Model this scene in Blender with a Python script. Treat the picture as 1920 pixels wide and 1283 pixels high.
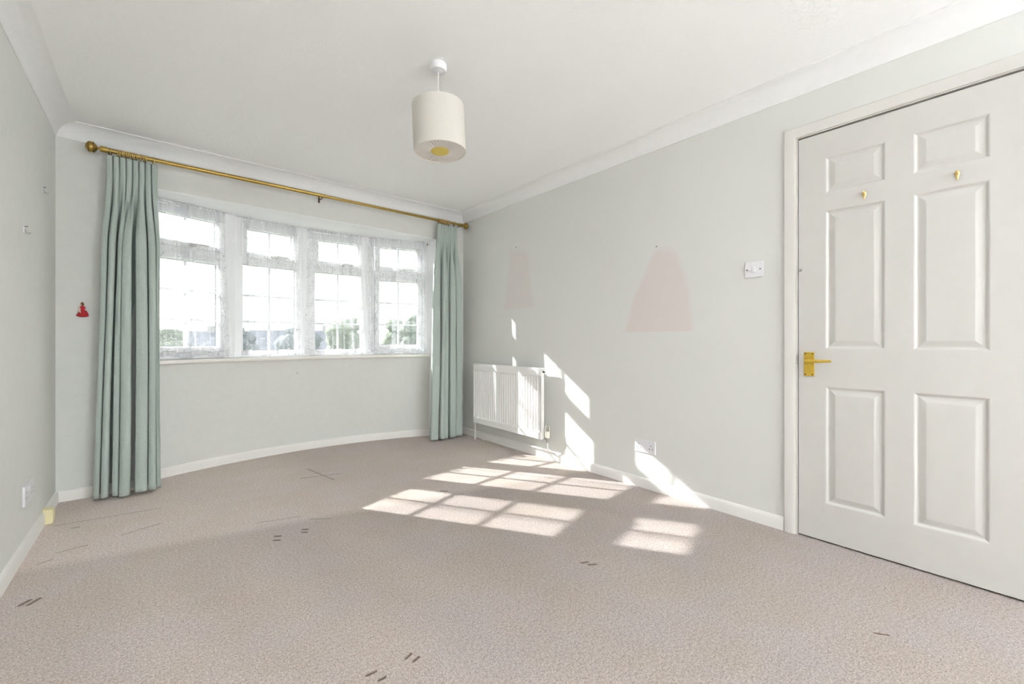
import bpy, math, random
from math import sin, cos, pi, sqrt, radians as R
from mathutils import Vector, Matrix, noise

# ------------------------------------------------------------------ clear
for o in list(bpy.data.objects):
    bpy.data.objects.remove(o, do_unlink=True)
SC = bpy.context.scene
COL = SC.collection
random.seed(7)

# ------------------------------------------------------------------ camera
cam_d = bpy.data.cameras.new('camera')
cam = bpy.data.objects.new('camera', cam_d)
COL.objects.link(cam)
cam.location = (0, 0, .965)
cam.rotation_euler = (R(90), 0, -.703913)
cam_d.sensor_width = 36
cam_d.lens = 36 * 785.07 / 1920
cam_d.shift_y = -.0016
cam_d.clip_start = .02
cam_d.clip_end = 300
SC.camera = cam

# ------------------------------------------------------------------ world
SKY = 1.7
w = bpy.data.worlds.new('sky')
SC.world = w
w.use_nodes = True
wn = w.node_tree
wn.nodes.clear()
bg = wn.nodes.new('ShaderNodeBackground')
wo = wn.nodes.new('ShaderNodeOutputWorld')
tc = wn.nodes.new('ShaderNodeTexCoord')
sx = wn.nodes.new('ShaderNodeSeparateXYZ')
rp = wn.nodes.new('ShaderNodeValToRGB')
rp.color_ramp.elements[0].position = 0.0
rp.color_ramp.elements[0].color = (1.0, .995, .985, 1)
rp.color_ramp.elements[1].position = .7
rp.color_ramp.elements[1].color = (.985, .99, 1.0, 1)
wn.links.new(tc.outputs['Generated'], sx.inputs[0])
wn.links.new(sx.outputs['Z'], rp.inputs[0])
wn.links.new(rp.outputs[0], bg.inputs['Color'])
bg.inputs['Strength'].default_value = SKY
wn.links.new(bg.outputs[0], wo.inputs[0])

# ------------------------------------------------------------------ sun
SUN_AZ, SUN_EL = R(31.85), R(28.4)          # travels towards +X, -Y
sd = Vector((sin(SUN_AZ) * cos(SUN_EL), -cos(SUN_AZ) * cos(SUN_EL), -sin(SUN_EL)))
sun_d = bpy.data.lights.new('sun', 'SUN')
sun_d.energy = 10.5
sun_d.angle = R(.53)
sun_d.color = (1, .985, .955)
sun = bpy.data.objects.new('sun', sun_d)
COL.objects.link(sun)
sun.rotation_euler = sd.to_track_quat('-Z', 'Y').to_euler()
sun.location = (-6, 12, 8)

# ------------------------------------------------------------------ view
vs = SC.view_settings
SC.display_settings.display_device = 'sRGB'
vs.view_transform = 'Standard'
vs.look = 'None'
vs.exposure = 0.54
vs.gamma = 1
vs.use_curve_mapping = False
cy = SC.cycles
cy.use_denoising = True
cy.max_bounces = 14
cy.diffuse_bounces = 9
cy.transparent_max_bounces = 24
cy.transmission_bounces = 8
cy.sample_clamp_indirect = 10
cy.caustics_reflective = False
cy.caustics_refractive = False

# ------------------------------------------------------------------ node helpers
def L(t, a, b):
    t.links.new(a, b)

def setin(t, sock, v):
    if hasattr(v, 'node'):
        t.links.new(v, sock)
    elif v is not None:
        sock.default_value = v

def math_n(t, op, a, b=None, c=None, clamp=False):
    n = t.nodes.new('ShaderNodeMath')
    n.operation = op
    n.use_clamp = clamp
    setin(t, n.inputs[0], a)
    if b is not None:
        setin(t, n.inputs[1], b)
    if c is not None:
        setin(t, n.inputs[2], c)
    return n.outputs[0]

def smooth(t, v, a, b, x=0., y=1.):
    n = t.nodes.new('ShaderNodeMapRange')
    n.interpolation_type = 'SMOOTHSTEP'
    setin(t, n.inputs[0], v)
    for i, q in enumerate((a, b, x, y)):
        setin(t, n.inputs[1 + i], q)
    return n.outputs[0]

def mixc(t, f, a, b, mode='MIX'):
    n = t.nodes.new('ShaderNodeMix')
    n.data_type = 'RGBA'
    n.blend_type = mode
    setin(t, n.inputs[0], f)
    for s, v in ((n.inputs[6], a), (n.inputs[7], b)):
        if isinstance(v, tuple):
            v = (v[0], v[1], v[2], 1)
        setin(t, s, v)
    return n.outputs[2]

def noise_n(t, vec, scale, detail=2, rough=.5, out=0):
    n = t.nodes.new('ShaderNodeTexNoise')
    setin(t, n.inputs['Vector'], vec)
    n.inputs['Scale'].default_value = scale
    n.inputs['Detail'].default_value = detail
    n.inputs['Roughness'].default_value = rough
    return n.outputs[out]

def objco(t):
    return t.nodes.new('ShaderNodeTexCoord').outputs['Object']

def sep(t, v):
    n = t.nodes.new('ShaderNodeSeparateXYZ')
    L(t, v, n.inputs[0])
    return n.outputs

def bump_n(t, h, strength, dist=.01):
    n = t.nodes.new('ShaderNodeBump')
    n.inputs['Strength'].default_value = strength
    n.inputs['Distance'].default_value = dist
    L(t, h, n.inputs['Height'])
    return n.outputs[0]

def mat(name, col=(.8, .8, .8), rough=.6, metal=0, spec=.5):
    m = bpy.data.materials.new(name)
    m.use_nodes = True
    p = m.node_tree.nodes['Principled BSDF']
    p.inputs['Base Color'].default_value = (*col, 1)
    p.inputs['Roughness'].default_value = rough
    p.inputs['Metallic'].default_value = metal
    p.inputs['Specular IOR Level'].default_value = spec
    return m, m.node_tree, p

def speckled(name, col, rough, scale=40, amt=.05, metal=0, spec=.5, bump=.05, dist=.002):
    """plain paint / metal with a faint procedural unevenness"""
    m, t, p = mat(name, col, rough, metal, spec)
    v = objco(t)
    n = noise_n(t, v, scale, 3)
    k = smooth(t, n, .25, .75, 1 - amt, 1 + amt * .4)
    c = t.nodes.new('ShaderNodeVectorMath')
    c.operation = 'SCALE'
    c.inputs[0].default_value = col
    L(t, k, c.inputs['Scale'])
    L(t, c.outputs[0], p.inputs['Base Color'])
    if bump:
        L(t, bump_n(t, n, bump, dist), p.inputs['Normal'])
    return m

# ------------------------------------------------------------------ materials
WALL = (.728, .732, .712)
M = {}
M['wall'] = speckled('wall_paint', WALL, .85, 25, .02, bump=.04)
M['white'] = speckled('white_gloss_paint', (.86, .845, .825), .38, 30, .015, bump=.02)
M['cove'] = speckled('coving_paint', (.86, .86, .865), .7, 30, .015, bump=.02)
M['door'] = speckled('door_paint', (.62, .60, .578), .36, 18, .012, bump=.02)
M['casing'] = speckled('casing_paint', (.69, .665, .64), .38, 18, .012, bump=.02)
M['upvc'] = speckled('window_plastic', (.86, .87, .89), .35, 20, .01, bump=0)
M['gasket'] = speckled('grey_gasket', (.16, .17, .18), .6, 20, .05, bump=0)
M['bar'] = speckled('bar_plastic_shaded', (.66, .68, .70), .4, 20, .01, bump=0)  # frame plastic greyed, shade on the bars put into the colour
M['sill'] = speckled('sill_paint', (.86, .84, .80), .35, 20, .015, bump=.02)
M['rad'] = speckled('radiator_enamel', (.88, .88, .875), .32, 20, .01, bump=0)
M['pipe'] = speckled('pipe_paint', (.85, .845, .82), .4, 60, .02, bump=0)
M['plastic'] = speckled('white_plastic', (.80, .80, .83), .35, 60, .01, bump=0)
M['brass'] = speckled('antique_brass', (.46, .31, .085), .30, 90, .25, metal=1)
M['ringbrass'] = speckled('ring_brass', (.78, .58, .24), .25, 90, .2, metal=1)
M['brassdark'] = speckled('dark_brass', (.10, .075, .03), .5, 90, .3, metal=.6)
M['gold'] = speckled('satin_yellow_brass', (.62, .42, .055), .42, 60, .12, metal=.55)
M['polish'] = speckled('polished_brass', (.85, .60, .25), .15, 60, .08, metal=1)
M['chrome'] = speckled('worn_steel', (.55, .54, .52), .35, 120, .3, metal=.9)
M['dark'] = speckled('dark_hole', (.03, .028, .026), .7, 60, .1, bump=0)
M['gap'] = speckled('brown_gap', (.10, .062, .04), .8, 60, .15, bump=0)
M['trvcap'] = speckled('cream_plastic', (.82, .81, .70), .4, 60, .02, bump=0)
M['yellow'] = speckled('yellowed_plastic', (.80, .73, .46), .45, 30, .05, bump=0)
M['red'] = speckled('red_felt', (.42, .012, .02), .8, 90, .15)
M['hair'] = speckled('brown_hair', (.22, .12, .03), .6, 300, .4)
M['skin'] = speckled('painted_skin', (.78, .62, .52), .6, 90, .05)
M['rope'] = speckled('brown_hook', (.30, .20, .09), .5, 90, .2)
M['label'] = speckled('cord_white', (.82, .80, .74), .5, 90, .03, bump=0)

# ceiling: stippled plaster
m, t, p = mat('ceiling_stipple', (.935, .938, .942), .9)
v = objco(t)
n1 = noise_n(t, v, 55, 5, .7)
L(t, bump_n(t, n1, .32, .012), p.inputs['Normal'])
M['ceiling'] = m

# right wall: paint with two pink unfaded areas
m, t, p = mat('wall_right_paint', WALL, .85)
v = objco(t)
s = sep(t, v)
nw = noise_n(t, v, 25, 3)
L(t, bump_n(t, nw, .04, .002), p.inputs['Normal'])
def strip(zb, zt, yl, yr, soft):
    """piecewise-linear left and right outline against z (values evenly spaced)"""
    zz = smooth(t, s[2], zb, zt)
    zn = t.nodes.new('ShaderNodeMapRange')
    L(t, s[2], zn.inputs[0])
    zn.inputs[1].default_value = zb
    zn.inputs[2].default_value = zt
    out = []
    for q in (yl, yr):
        r_ = t.nodes.new('ShaderNodeValToRGB')
        L(t, zn.outputs[0], r_.inputs[0])
        e = r_.color_ramp.elements
        lo, hi = min(q) - .01, max(q) + .01
        e[0].position, e[1].position = 0, 1
        for i in range(1, len(q) - 1):
            e.new(i / (len(q) - 1))
        for i, val in enumerate(q):
            g = (val - lo) / (hi - lo)
            e[i].color = (g, g, g, 1)
        out.append(math_n(t, 'MULTIPLY_ADD', r_.outputs[0], hi - lo, lo))
    wob = math_n(t, 'MULTIPLY_ADD', noise_n(t, v, 6, 3), .04, -.02)
    yy = math_n(t, 'ADD', s[1], wob)
    a = smooth(t, math_n(t, 'SUBTRACT', out[0], yy), -soft, soft)
    b = smooth(t, math_n(t, 'SUBTRACT', yy, out[1]), -soft, soft)
    c = smooth(t, s[2], zb - .006, zb + .006)
    d = smooth(t, s[2], zt, zt - .09)
    return math_n(t, 'MULTIPLY', math_n(t, 'MULTIPLY', a, b), math_n(t, 'MULTIPLY', c, d))
k1 = strip(1.25, 1.80, [2.98, 2.95, 2.935, 2.915, 2.88], [2.575, 2.625, 2.635, 2.65, 2.69], .03)
k2 = strip(1.02, 1.585, [1.672, 1.645, 1.61, 1.55, 1.49, 1.42], [1.20, 1.215, 1.23, 1.255, 1.295, 1.36], .025)
kk = math_n(t, 'MAXIMUM', math_n(t, 'MULTIPLY', k1, .72), k2)
L(t, mixc(t, kk, WALL, (.720, .658, .642)), p.inputs['Base Color'])
M['wall_right'] = m

# carpet
m, t, p = mat('carpet', (.45, .38, .34), .95, 0, .1)
v = objco(t)
s = sep(t, v)
fine = noise_n(t, v, 210, 3, .65)
med = noise_n(t, v, 95, 2, .5)
big = noise_n(t, v, 1.6, 4, .55)
# pile laid over in sweeping arcs by the vacuum cleaner
dx = math_n(t, 'SUBTRACT', s[0], 2.5)
dy = math_n(t, 'SUBTRACT', s[1], 2.2)
rad = math_n(t, 'SQRT', math_n(t, 'ADD', math_n(t, 'MULTIPLY', dx, dx), math_n(t, 'MULTIPLY', dy, dy)))
arc = math_n(t, 'SINE', math_n(t, 'MULTIPLY_ADD', rad, 17., math_n(t, 'MULTIPLY', big, 5.)))
arcmask = math_n(t, 'MULTIPLY', smooth(t, s[1], 2.4, 2.0), smooth(t, s[0], 1.15, .75))
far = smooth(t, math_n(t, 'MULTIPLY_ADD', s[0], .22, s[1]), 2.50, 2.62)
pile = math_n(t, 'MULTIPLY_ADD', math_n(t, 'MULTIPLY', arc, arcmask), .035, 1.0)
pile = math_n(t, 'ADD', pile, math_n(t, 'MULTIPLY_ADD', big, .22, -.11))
pile = math_n(t, 'ADD', pile, math_n(t, 'MULTIPLY', far, .30))  # far nap line, lightened beyond the nap to stand in for light
pile = math_n(t, 'ADD', pile, math_n(t, 'MULTIPLY', smooth(t, s[0], 1.4, -.3), .44))  # not nap: light missing on the left put into the carpet colour
tuft = math_n(t, 'ADD', smooth(t, fine, .3, .7, .66, 1.22), smooth(t, med, .3, .7, -.10, .10))
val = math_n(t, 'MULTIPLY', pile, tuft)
warm = noise_n(t, v, 3.1, 3, .6)
ccol = mixc(t, smooth(t, warm, .35, .7), (.462, .405, .384), (.448, .385, .344))
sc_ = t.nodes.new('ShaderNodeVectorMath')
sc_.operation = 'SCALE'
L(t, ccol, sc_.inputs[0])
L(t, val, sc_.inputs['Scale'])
dent = None
def slot(x0, y0, x1, y1, wid):
    """distance to a short segment, as a soft 0..1 mask"""
    global dent
    ux, uy = x1 - x0, y1 - y0
    ll = ux * ux + uy * uy
    ax = math_n(t, 'SUBTRACT', s[0], x0)
    ay = math_n(t, 'SUBTRACT', s[1], y0)
    h = math_n(t, 'ADD', math_n(t, 'MULTIPLY', ax, ux / ll), math_n(t, 'MULTIPLY', ay, uy / ll), clamp=True)
    ex = math_n(t, 'MULTIPLY_ADD', h, -ux, ax)
    ey = math_n(t, 'MULTIPLY_ADD', h, -uy, ay)
    d = math_n(t, 'SQRT', math_n(t, 'ADD', math_n(t, 'MULTIPLY', ex, ex), math_n(t, 'MULTIPLY', ey, ey)))
    k = smooth(t, d, wid, wid * .35)
    dent = k if dent is None else math_n(t, 'MAXIMUM', dent, k)
SLOTS = [
    # castor dents, in pairs
    (.445, 2.326, .463, 2.312, .010), (.434, 2.282, .451, 2.269, .010),
    (.570, 2.318, .587, 2.304, .009), (.559, 2.287, .575, 2.274, .009),
    (-.356, 2.308, -.335, 2.334, .010), (-.378, 2.322, -.360, 2.344, .010),
    (.575, 1.176, .596, 1.184, .006), (.588, 1.151, .608, 1.157, .006),
    (.462, 1.190, .486, 1.188, .006), (.481, 1.150, .497, 1.150, .006),
    (1.405, 1.190, 1.430, 1.176, .008), (1.417, 1.158, 1.442, 1.142, .008),
    (1.806, .278, 1.826, .248, .005), (1.388, 2.341, 1.400, 2.325, .008), (1.404, 2.329, 1.418, 2.312, .008)]
for q in SLOTS:
    slot(*q)
hard = dent
dent = None
for q in [(-.41, 3.20, .015, 3.146, .0055), (-.345, 2.785, -.25, 2.80, .006), (-.13, 2.835, .014, 2.88, .006), (-.33, 3.10, -.31, 3.10, .011),
          (.772, 3.187, 1.02, 3.115, .010), (.862, 3.39, .935, 3.005, .010), (-.39, 2.70, -.35, 2.715, .006), (.40, 2.56, .60, 2.50, .005), (.63, 2.43, .72, 2.36, .005)]:
    slot(*q)
soft = dent
c1 = mixc(t, math_n(t, 'MULTIPLY', hard, .8), sc_.outputs[0], (.19, .135, .09))
c2 = mixc(t, math_n(t, 'MULTIPLY', soft, .5), c1, (.24, .18, .14))
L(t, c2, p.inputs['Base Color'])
hgt = math_n(t, 'ADD', math_n(t, 'ADD', fine, math_n(t, 'MULTIPLY', med, .7)), math_n(t, 'MULTIPLY_ADD', hard, -2.5, math_n(t, 'MULTIPLY', soft, -1.0)))
L(t, bump_n(t, hgt, .8, .006), p.inputs['Normal'])
M['carpet'] = m

# teal curtain cloth: fine woven check
m, t, p = mat('teal_cloth', (.36, .47, .455), .75, 0, .25)
uvn = t.nodes.new('ShaderNodeTexCoord').outputs['UV']
s = sep(t, uvn)
wx = math_n(t, 'SINE', math_n(t, 'MULTIPLY', s[0], 900.))
wz = math_n(t, 'SINE', math_n(t, 'MULTIPLY', s[1], 900.))
ch = math_n(t, 'MULTIPLY', wx, wz)
slub = noise_n(t, uvn, 60, 3)
k = math_n(t, 'ADD', smooth(t, ch, -1, 1, .90, 1.06), math_n(t, 'MULTIPLY_ADD', slub, .16, -.08))
vsn = t.nodes.new('ShaderNodeVectorMath')
vsn.operation = 'SCALE'
vsn.inputs[0].default_value = (.455, .52, .485)
L(t, k, vsn.inputs['Scale'])
L(t, vsn.outputs[0], p.inputs['Base Color'])
p.inputs['Sheen Weight'].default_value = .15
L(t, bump_n(t, ch, .15, .001), p.inputs['Normal'])
M['teal'] = m

# lace net: mostly open, scroll motif and hem denser
m = bpy.data.materials.new('lace_net')
m.use_nodes = True
t = m.node_tree
t.nodes.clear()
out = t.nodes.new('ShaderNodeOutputMaterial')
uvn = t.nodes.new('ShaderNodeTexCoord').outputs['UV']
s = sep(t, uvn)
vor = t.nodes.new('ShaderNodeTexVoronoi')
vor.feature = 'F1'
L(t, uvn, vor.inputs['Vector'])
vor.inputs['Scale'].default_value = 24
vd = vor.outputs['Distance']
vc = sep(t, vor.outputs['Color'])
ring = math_n(t, 'ABSOLUTE', math_n(t, 'SUBTRACT', math_n(t, 'FRACT', math_n(t, 'MULTIPLY_ADD', vd, 3.2, vc[0])), .5))
lines = smooth(t, ring, .13, .05)
some = smooth(t, vc[1], .45, .5)
lines = math_n(t, 'MULTIPLY', lines, some)
sway = math_n(t, 'MULTIPLY', math_n(t, 'SINE', math_n(t, 'MULTIPLY', s[1], 38.)), .012)
vert = math_n(t, 'ABSOLUTE', math_n(t, 'SUBTRACT', math_n(t, 'FRACT', math_n(t, 'MULTIPLY', math_n(t, 'ADD', s[0], sway), 7.0)), .5))
stem = smooth(t, vert, .035, .015)
lines = math_n(t, 'MAXIMUM', lines, math_n(t, 'MULTIPLY', stem, .35))
lines = math_n(t, 'MULTIPLY', lines, smooth(t, s[1], 1.06, 1.02))
border = smooth(t, math_n(t, 'ADD', s[1], math_n(t, 'MULTIPLY', math_n(t, 'SINE', math_n(t, 'MULTIPLY', s[0], 21.)), .012)), .052, .034)
head = smooth(t, s[1], 1.035, 1.05)
stv = t.nodes.new('ShaderNodeVectorMath')
stv.operation = 'MULTIPLY'
L(t, uvn, stv.inputs[0])
stv.inputs[1].default_value = (22, .8, 1)
gath = smooth(t, noise_n(t, stv.outputs[0], 1.0, 3, .6), .40, .72)
op = math_n(t, 'MULTIPLY_ADD', lines, .27, .16)
op = math_n(t, 'MULTIPLY_ADD', gath, .07, op)
op = math_n(t, 'MULTIPLY_ADD', border, .45, op)
op = math_n(t, 'MULTIPLY_ADD', head, .22, op, clamp=True)
tr = t.nodes.new('ShaderNodeBsdfTransparent')
df = t.nodes.new('ShaderNodeBsdfDiffuse')
df.inputs[0].default_value = (.82, .83, .86, 1)
tl = t.nodes.new('ShaderNodeBsdfTranslucent')
tl.inputs[0].default_value = (.86, .87, .90, 1)
m1 = t.nodes.new('ShaderNodeMixShader')
m1.inputs[0].default_value = .25
L(t, df.outputs[0], m1.inputs[1])
L(t, tl.outputs[0], m1.inputs[2])
m2 = t.nodes.new('ShaderNodeMixShader')
L(t, op, m2.inputs[0])
L(t, tr.outputs[0], m2.inputs[1])
L(t, m1.outputs[0], m2.inputs[2])
L(t, m2.outputs[0], out.inputs[0])
M['net'] = m

# window glass: clear with a surface reflection
m = bpy.data.materials.new('window_glass')
m.use_nodes = True
t = m.node_tree
t.nodes.clear()
out = t.nodes.new('ShaderNodeOutputMaterial')
tr = t.nodes.new('ShaderNodeBsdfTransparent')
tr.inputs[0].default_value = (.96, .975, .97, 1)
gl = t.nodes.new('ShaderNodeBsdfGlossy')
gl.inputs['Roughness'].default_value = .03
mx = t.nodes.new('ShaderNodeMixShader')
mx.inputs[0].default_value = .03
L(t, tr.outputs[0], mx.inputs[1])
L(t, gl.outputs[0], mx.inputs[2])
L(t, mx.outputs[0], out.inputs[0])
M['glass'] = m

# lampshade linen: lets light through
def cloth(name, col, trans):
    m = bpy.data.materials.new(name)
    m.use_nodes = True
    t = m.node_tree
    p = t.nodes['Principled BSDF']
    n = noise_n(t, objco(t), 160, 2)
    k = smooth(t, n, .3, .7, .98, 1.01)
    q = t.nodes.new('ShaderNodeVectorMath')
    q.operation = 'SCALE'
    q.inputs[0].default_value = col
    L(t, k, q.inputs['Scale'])
    L(t, q.outputs[0], p.inputs['Base Color'])
    p.inputs['Roughness'].default_value = .8
    p.inputs['Specular IOR Level'].default_value = .15
    tl = t.nodes.new('ShaderNodeBsdfTranslucent')
    L(t, q.outputs[0], tl.inputs[0])
    mx = t.nodes.new('ShaderNodeMixShader')
    mx.inputs[0].default_value = trans
    o = t.nodes['Material Output']
    L(t, p.outputs[0], mx.inputs[1])
    L(t, tl.outputs[0], mx.inputs[2])
    L(t, mx.outputs[0], o.inputs[0])
    return m
M['shade'] = cloth('lampshade_linen', (.85, .82, .78), .35)
M['pleat'] = cloth('pleated_linen', (.78, .75, .71), .2)
M['disc'] = cloth('yellow_lining', (.72, .58, .16), .2)

# outdoors
M['leafdark'] = speckled('leaf_dark', (.10, .14, .10), .8, 3, .5, bump=0)  # leaf tones lightened, distance haze put into their colour
M['leafmid'] = speckled('leaf_mid', (.15, .20, .13), .8, 3, .5, bump=0)
M['leafblue'] = speckled('leaf_blue', (.14, .17, .19), .8, 3, .4, bump=0)
M['bark'] = speckled('bark', (.10, .075, .055), .9, 8, .4)
M['roof'] = speckled('slate_roof', (.15, .17, .21), .8, 2, .2)
M['render'] = speckled('house_render', (.42, .42, .42), .9, 2, .1)
M['grass'] = speckled('grass', (.08, .12, .05), .9, 1.5, .3)
M['housewin'] = speckled('house_window', (.05, .06, .07), .2, 2, .1, bump=0)

# ------------------------------------------------------------------ mesh helpers
class MB:
    def __init__(self):
        self.v, self.f, self.uv = [], [], None
    def add(self, vs_, fs):
        b = len(self.v)
        self.v += [tuple(q) for q in vs_]
        self.f += [tuple(b + i for i in q) for q in fs]
        return self
    def box(self, x0, x1, y0, y1, z0, z1):
        vs_ = [(x, y, z) for x in (x0, x1) for y in (y0, y1) for z in (z0, z1)]
        return self.add(vs_, [(0, 1, 3, 2), (4, 6, 7, 5), (0, 4, 5, 1), (2, 3, 7, 6), (0, 2, 6, 4), (1, 5, 7, 3)])
    def obox(self, P, u0, u1, z0, z1, n0, n1):
        """box in a mapped frame P(u, z, n)"""
        vs_ = [P(u, n, z) for u in (u0, u1) for n in (n0, n1) for z in (z0, z1)]
        return self.add(vs_, [(0, 1, 3, 2), (4, 6, 7, 5), (0, 4, 5, 1), (2, 3, 7, 6), (0, 2, 6, 4), (1, 5, 7, 3)])
    def lathe(self, prof, origin=(0, 0, 0), axis=(0, 0, 1), seg=24, cap=True):
        ax = Vector(axis).normalized()
        q = ax.to_track_quat('Z', 'Y')
        o = Vector(origin)
        vs_ = []
        for r, h in prof:
            for i in range(seg):
                a = 2 * pi * i / seg
                vs_.append(o + q @ Vector((r * cos(a), r * sin(a), h)))
        fs = []
        for j in range(len(prof) - 1):
            for i in range(seg):
                k = (i + 1) % seg
                fs.append((j * seg + i, j * seg + k, (j + 1) * seg + k, (j + 1) * seg + i))
        if cap:
            fs.append(tuple(reversed(range(seg))))
            e = (len(prof) - 1) * seg
            fs.append(tuple(e + i for i in range(seg)))
        return self.add(vs_, fs)
    def tube(self, pts, r, seg=10):
        pts = [Vector(q) for q in pts]
        vs_, up = [], None
        for i, q in enumerate(pts):
            d = (pts[min(i + 1, len(pts) - 1)] - pts[max(i - 1, 0)]).normalized()
            if up is None:
                up = Vector((0, 0, 1)) if abs(d.z) < .9 else Vector((1, 0, 0))
            a = d.cross(up).normalized()
            up = a.cross(d).normalized()
            rr = r[i] if isinstance(r, (list, tuple)) else r
            for k in range(seg):
                g = 2 * pi * k / seg
                vs_.append(q + a * rr * cos(g) + up * rr * sin(g))
        fs = []
        for j in range(len(pts) - 1):
            for i in range(seg):
                k = (i + 1) % seg
                fs.append((j * seg + i, j * seg + k, (j + 1) * seg + k, (j + 1) * seg + i))
        fs.append(tuple(reversed(range(seg))))
        e = (len(pts) - 1) * seg
        fs.append(tuple(e + i for i in range(seg)))
        return self.add(vs_, fs)
    def torus(self, c, axis, R_, r, seg=20, sub=8):
        ax = Vector(axis).normalized().to_track_quat('Z', 'Y')
        c = Vector(c)
        vs_ = []
        for i in range(seg):
            a = 2 * pi * i / seg
            for j in range(sub):
                b = 2 * pi * j / sub
                vs_.append(c + ax @ Vector(((R_ + r * cos(b)) * cos(a), (R_ + r * cos(b)) * sin(a), r * sin(b))))
        fs = []
        for i in range(seg):
            for j in range(sub):
                i2, j2 = (i + 1) % seg, (j + 1) % sub
                fs.append((i * sub + j, i2 * sub + j, i2 * sub + j2, i * sub + j2))
        return self.add(vs_, fs)
    def prism(self, pts, fn, a, b):
        """closed outline pts (2-D) swept between a and b; fn(p, s) -> xyz"""
        n = len(pts)
        vs_ = [fn(q, a) for q in pts] + [fn(q, b) for q in pts]
        fs = [(i, (i + 1) % n, n + (i + 1) % n, n + i) for i in range(n)]
        fs += [tuple(reversed(range(n))), tuple(n + i for i in range(n))]
        return self.add(vs_, fs)
    def sweep(self, prof, frames):
        """closed profile swept along frames: frame(p) -> xyz"""
        n = len(prof)
        vs_ = [fr_(q) for fr_ in frames for q in prof]
        fs = []
        for j in range(len(frames) - 1):
            for i in range(n):
                k = (i + 1) % n
                fs.append((j * n + i, j * n + k, (j + 1) * n + k, (j + 1) * n + i))
        fs += [tuple(reversed(range(n))), tuple((len(frames) - 1) * n + i for i in range(n))]
        return self.add(vs_, fs)
    def grid(self, fn, nu, nv, uvfn=None):
        vs_ = [fn(i / nu, j / nv) for j in range(nv + 1) for i in range(nu + 1)]
        fs = [(j * (nu + 1) + i, j * (nu + 1) + i + 1, (j + 1) * (nu + 1) + i + 1, (j + 1) * (nu + 1) + i) for j in range(nv) for i in range(nu)]
        if uvfn:
            self.uv = [uvfn(i / nu, j / nv) for j in range(nv + 1) for i in range(nu + 1)]
        return self.add(vs_, fs)
    def ball(self, c, r, seg=16, rings=10, sc=(1, 1, 1)):
        prof = [(max(r * sin(pi * i / rings), 1e-4), -r * cos(pi * i / rings)) for i in range(rings + 1)]
        b = len(self.v)
        self.lathe(prof, (0, 0, 0), (0, 0, 1), seg, False)
        for i in range(b, len(self.v)):
            q = self.v[i]
            self.v[i] = (c[0] + q[0] * sc[0], c[1] + q[1] * sc[1], c[2] + q[2] * sc[2])
        return self

ORG = {}
def obj(name, mb, m, parent=None, origin=None, smooth=0, bevel=0, seg=2):
    """one mesh object; vertices are given in world space"""
    po = ORG.get(parent, Vector((0, 0, 0))) if parent is not None else Vector((0, 0, 0))
    o0 = Vector(origin) if origin is not None else (po if parent is not None else Vector((0, 0, 0)))
    me = bpy.data.meshes.new(name)
    me.from_pydata([tuple(Vector(q) - o0) for q in mb.v], [], mb.f)
    me.validate()
    me.update()
    import bmesh
    bm = bmesh.new()
    bm.from_mesh(me)
    bmesh.ops.recalc_face_normals(bm, faces=bm.faces)
    bm.to_mesh(me)
    bm.free()
    if mb.uv:
        lay = me.uv_layers.new(name='UVMap')
        for lp in me.loops:
            lay.data[lp.index].uv = mb.uv[lp.vertex_index]
    me.materials.append(M[m])
    o = bpy.data.objects.new(name, me)
    COL.objects.link(o)
    if parent is not None:
        o.parent = parent
    o.location = o0 - po
    ORG[o] = o0
    if bevel:
        b = o.modifiers.new('bevel', 'BEVEL')
        b.width = bevel
        b.segments = seg
        b.limit_method = 'ANGLE'
        b.angle_limit = R(40)
    if smooth:
        for q in me.polygons:
            q.use_smooth = True
        if smooth != 'all':
            me.set_sharp_from_angle(angle=R(smooth))
    return o

def empty(name, loc):
    o = bpy.data.objects.new(name, None)
    COL.objects.link(o)
    o.location = loc
    o.empty_display_size = .05
    ORG[o] = Vector(loc)
    return o

def tag(o, label, cat, group=None):
    o['label'] = label
    o['category'] = cat
    if group:
        o['group'] = group
    return o

def struct(o, label=None):
    o['kind'] = 'structure'
    if label:
        o['label'] = label
    return o

def dup(o, parent=None, loc=None, rot=None):
    c = o.copy()
    COL.objects.link(c)
    if parent is not None:
        c.parent = parent
    if loc is not None:
        c.location = loc
    if rot is not None:
        c.rotation_euler = rot
    for ch in list(o.children):
        dup(ch, c)
    return c

# ------------------------------------------------------------------ room numbers
XL, XR, YB, YR, ZC = -.458, 2.435, 3.655, -4.4, 2.265
ZH = 1.968                       # head of the bow recess
RX0, RX1 = -.112, 2.118          # sides of the bow recess
BX, BY = 1.017, 1.125            # centre of the bow
def bow(r, a):                   # a in degrees from +Y
    return (BX + r * sin(R(a)), BY + r * cos(R(a)))

# ------------------------------------------------------------------ shell
mb = MB()
pts = [(XL - .1, YR - .1), (XR + .1, YR - .1), (XR + .1, YB), (RX1, YB), (RX1, 3.775)]
pts += [bow(2.89, a) for a in [21 - i * 2.1 for i in range(21)]]
pts += [(RX0, 3.775), (RX0, YB), (XL - .1, YB)]
mb.prism(pts, lambda q, z: (q[0], q[1], z), -.12, 0)
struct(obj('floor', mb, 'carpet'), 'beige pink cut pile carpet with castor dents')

mb = MB().box(XL - .1, XR + .1, YR - .1, YB + .45, ZC, ZC + .12)
struct(obj('ceiling', mb, 'ceiling'))
mb = MB().box(XL - .14, XL, YR - .14, YB + .2, 0, ZC)
struct(obj('wall_left', mb, 'wall'))

DY0, DY1, DZ = -.090, .672, 1.968      # door opening
mb = MB()
mb.box(XR, XR + .14, DY1, YB + .2, 0, ZC)
mb.box(XR, XR + .14, YR - .14, DY0, 0, ZC)
mb.box(XR, XR + .14, DY0, DY1, DZ, ZC)
struct(obj('wall_right', mb, 'wall_right'))

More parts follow.
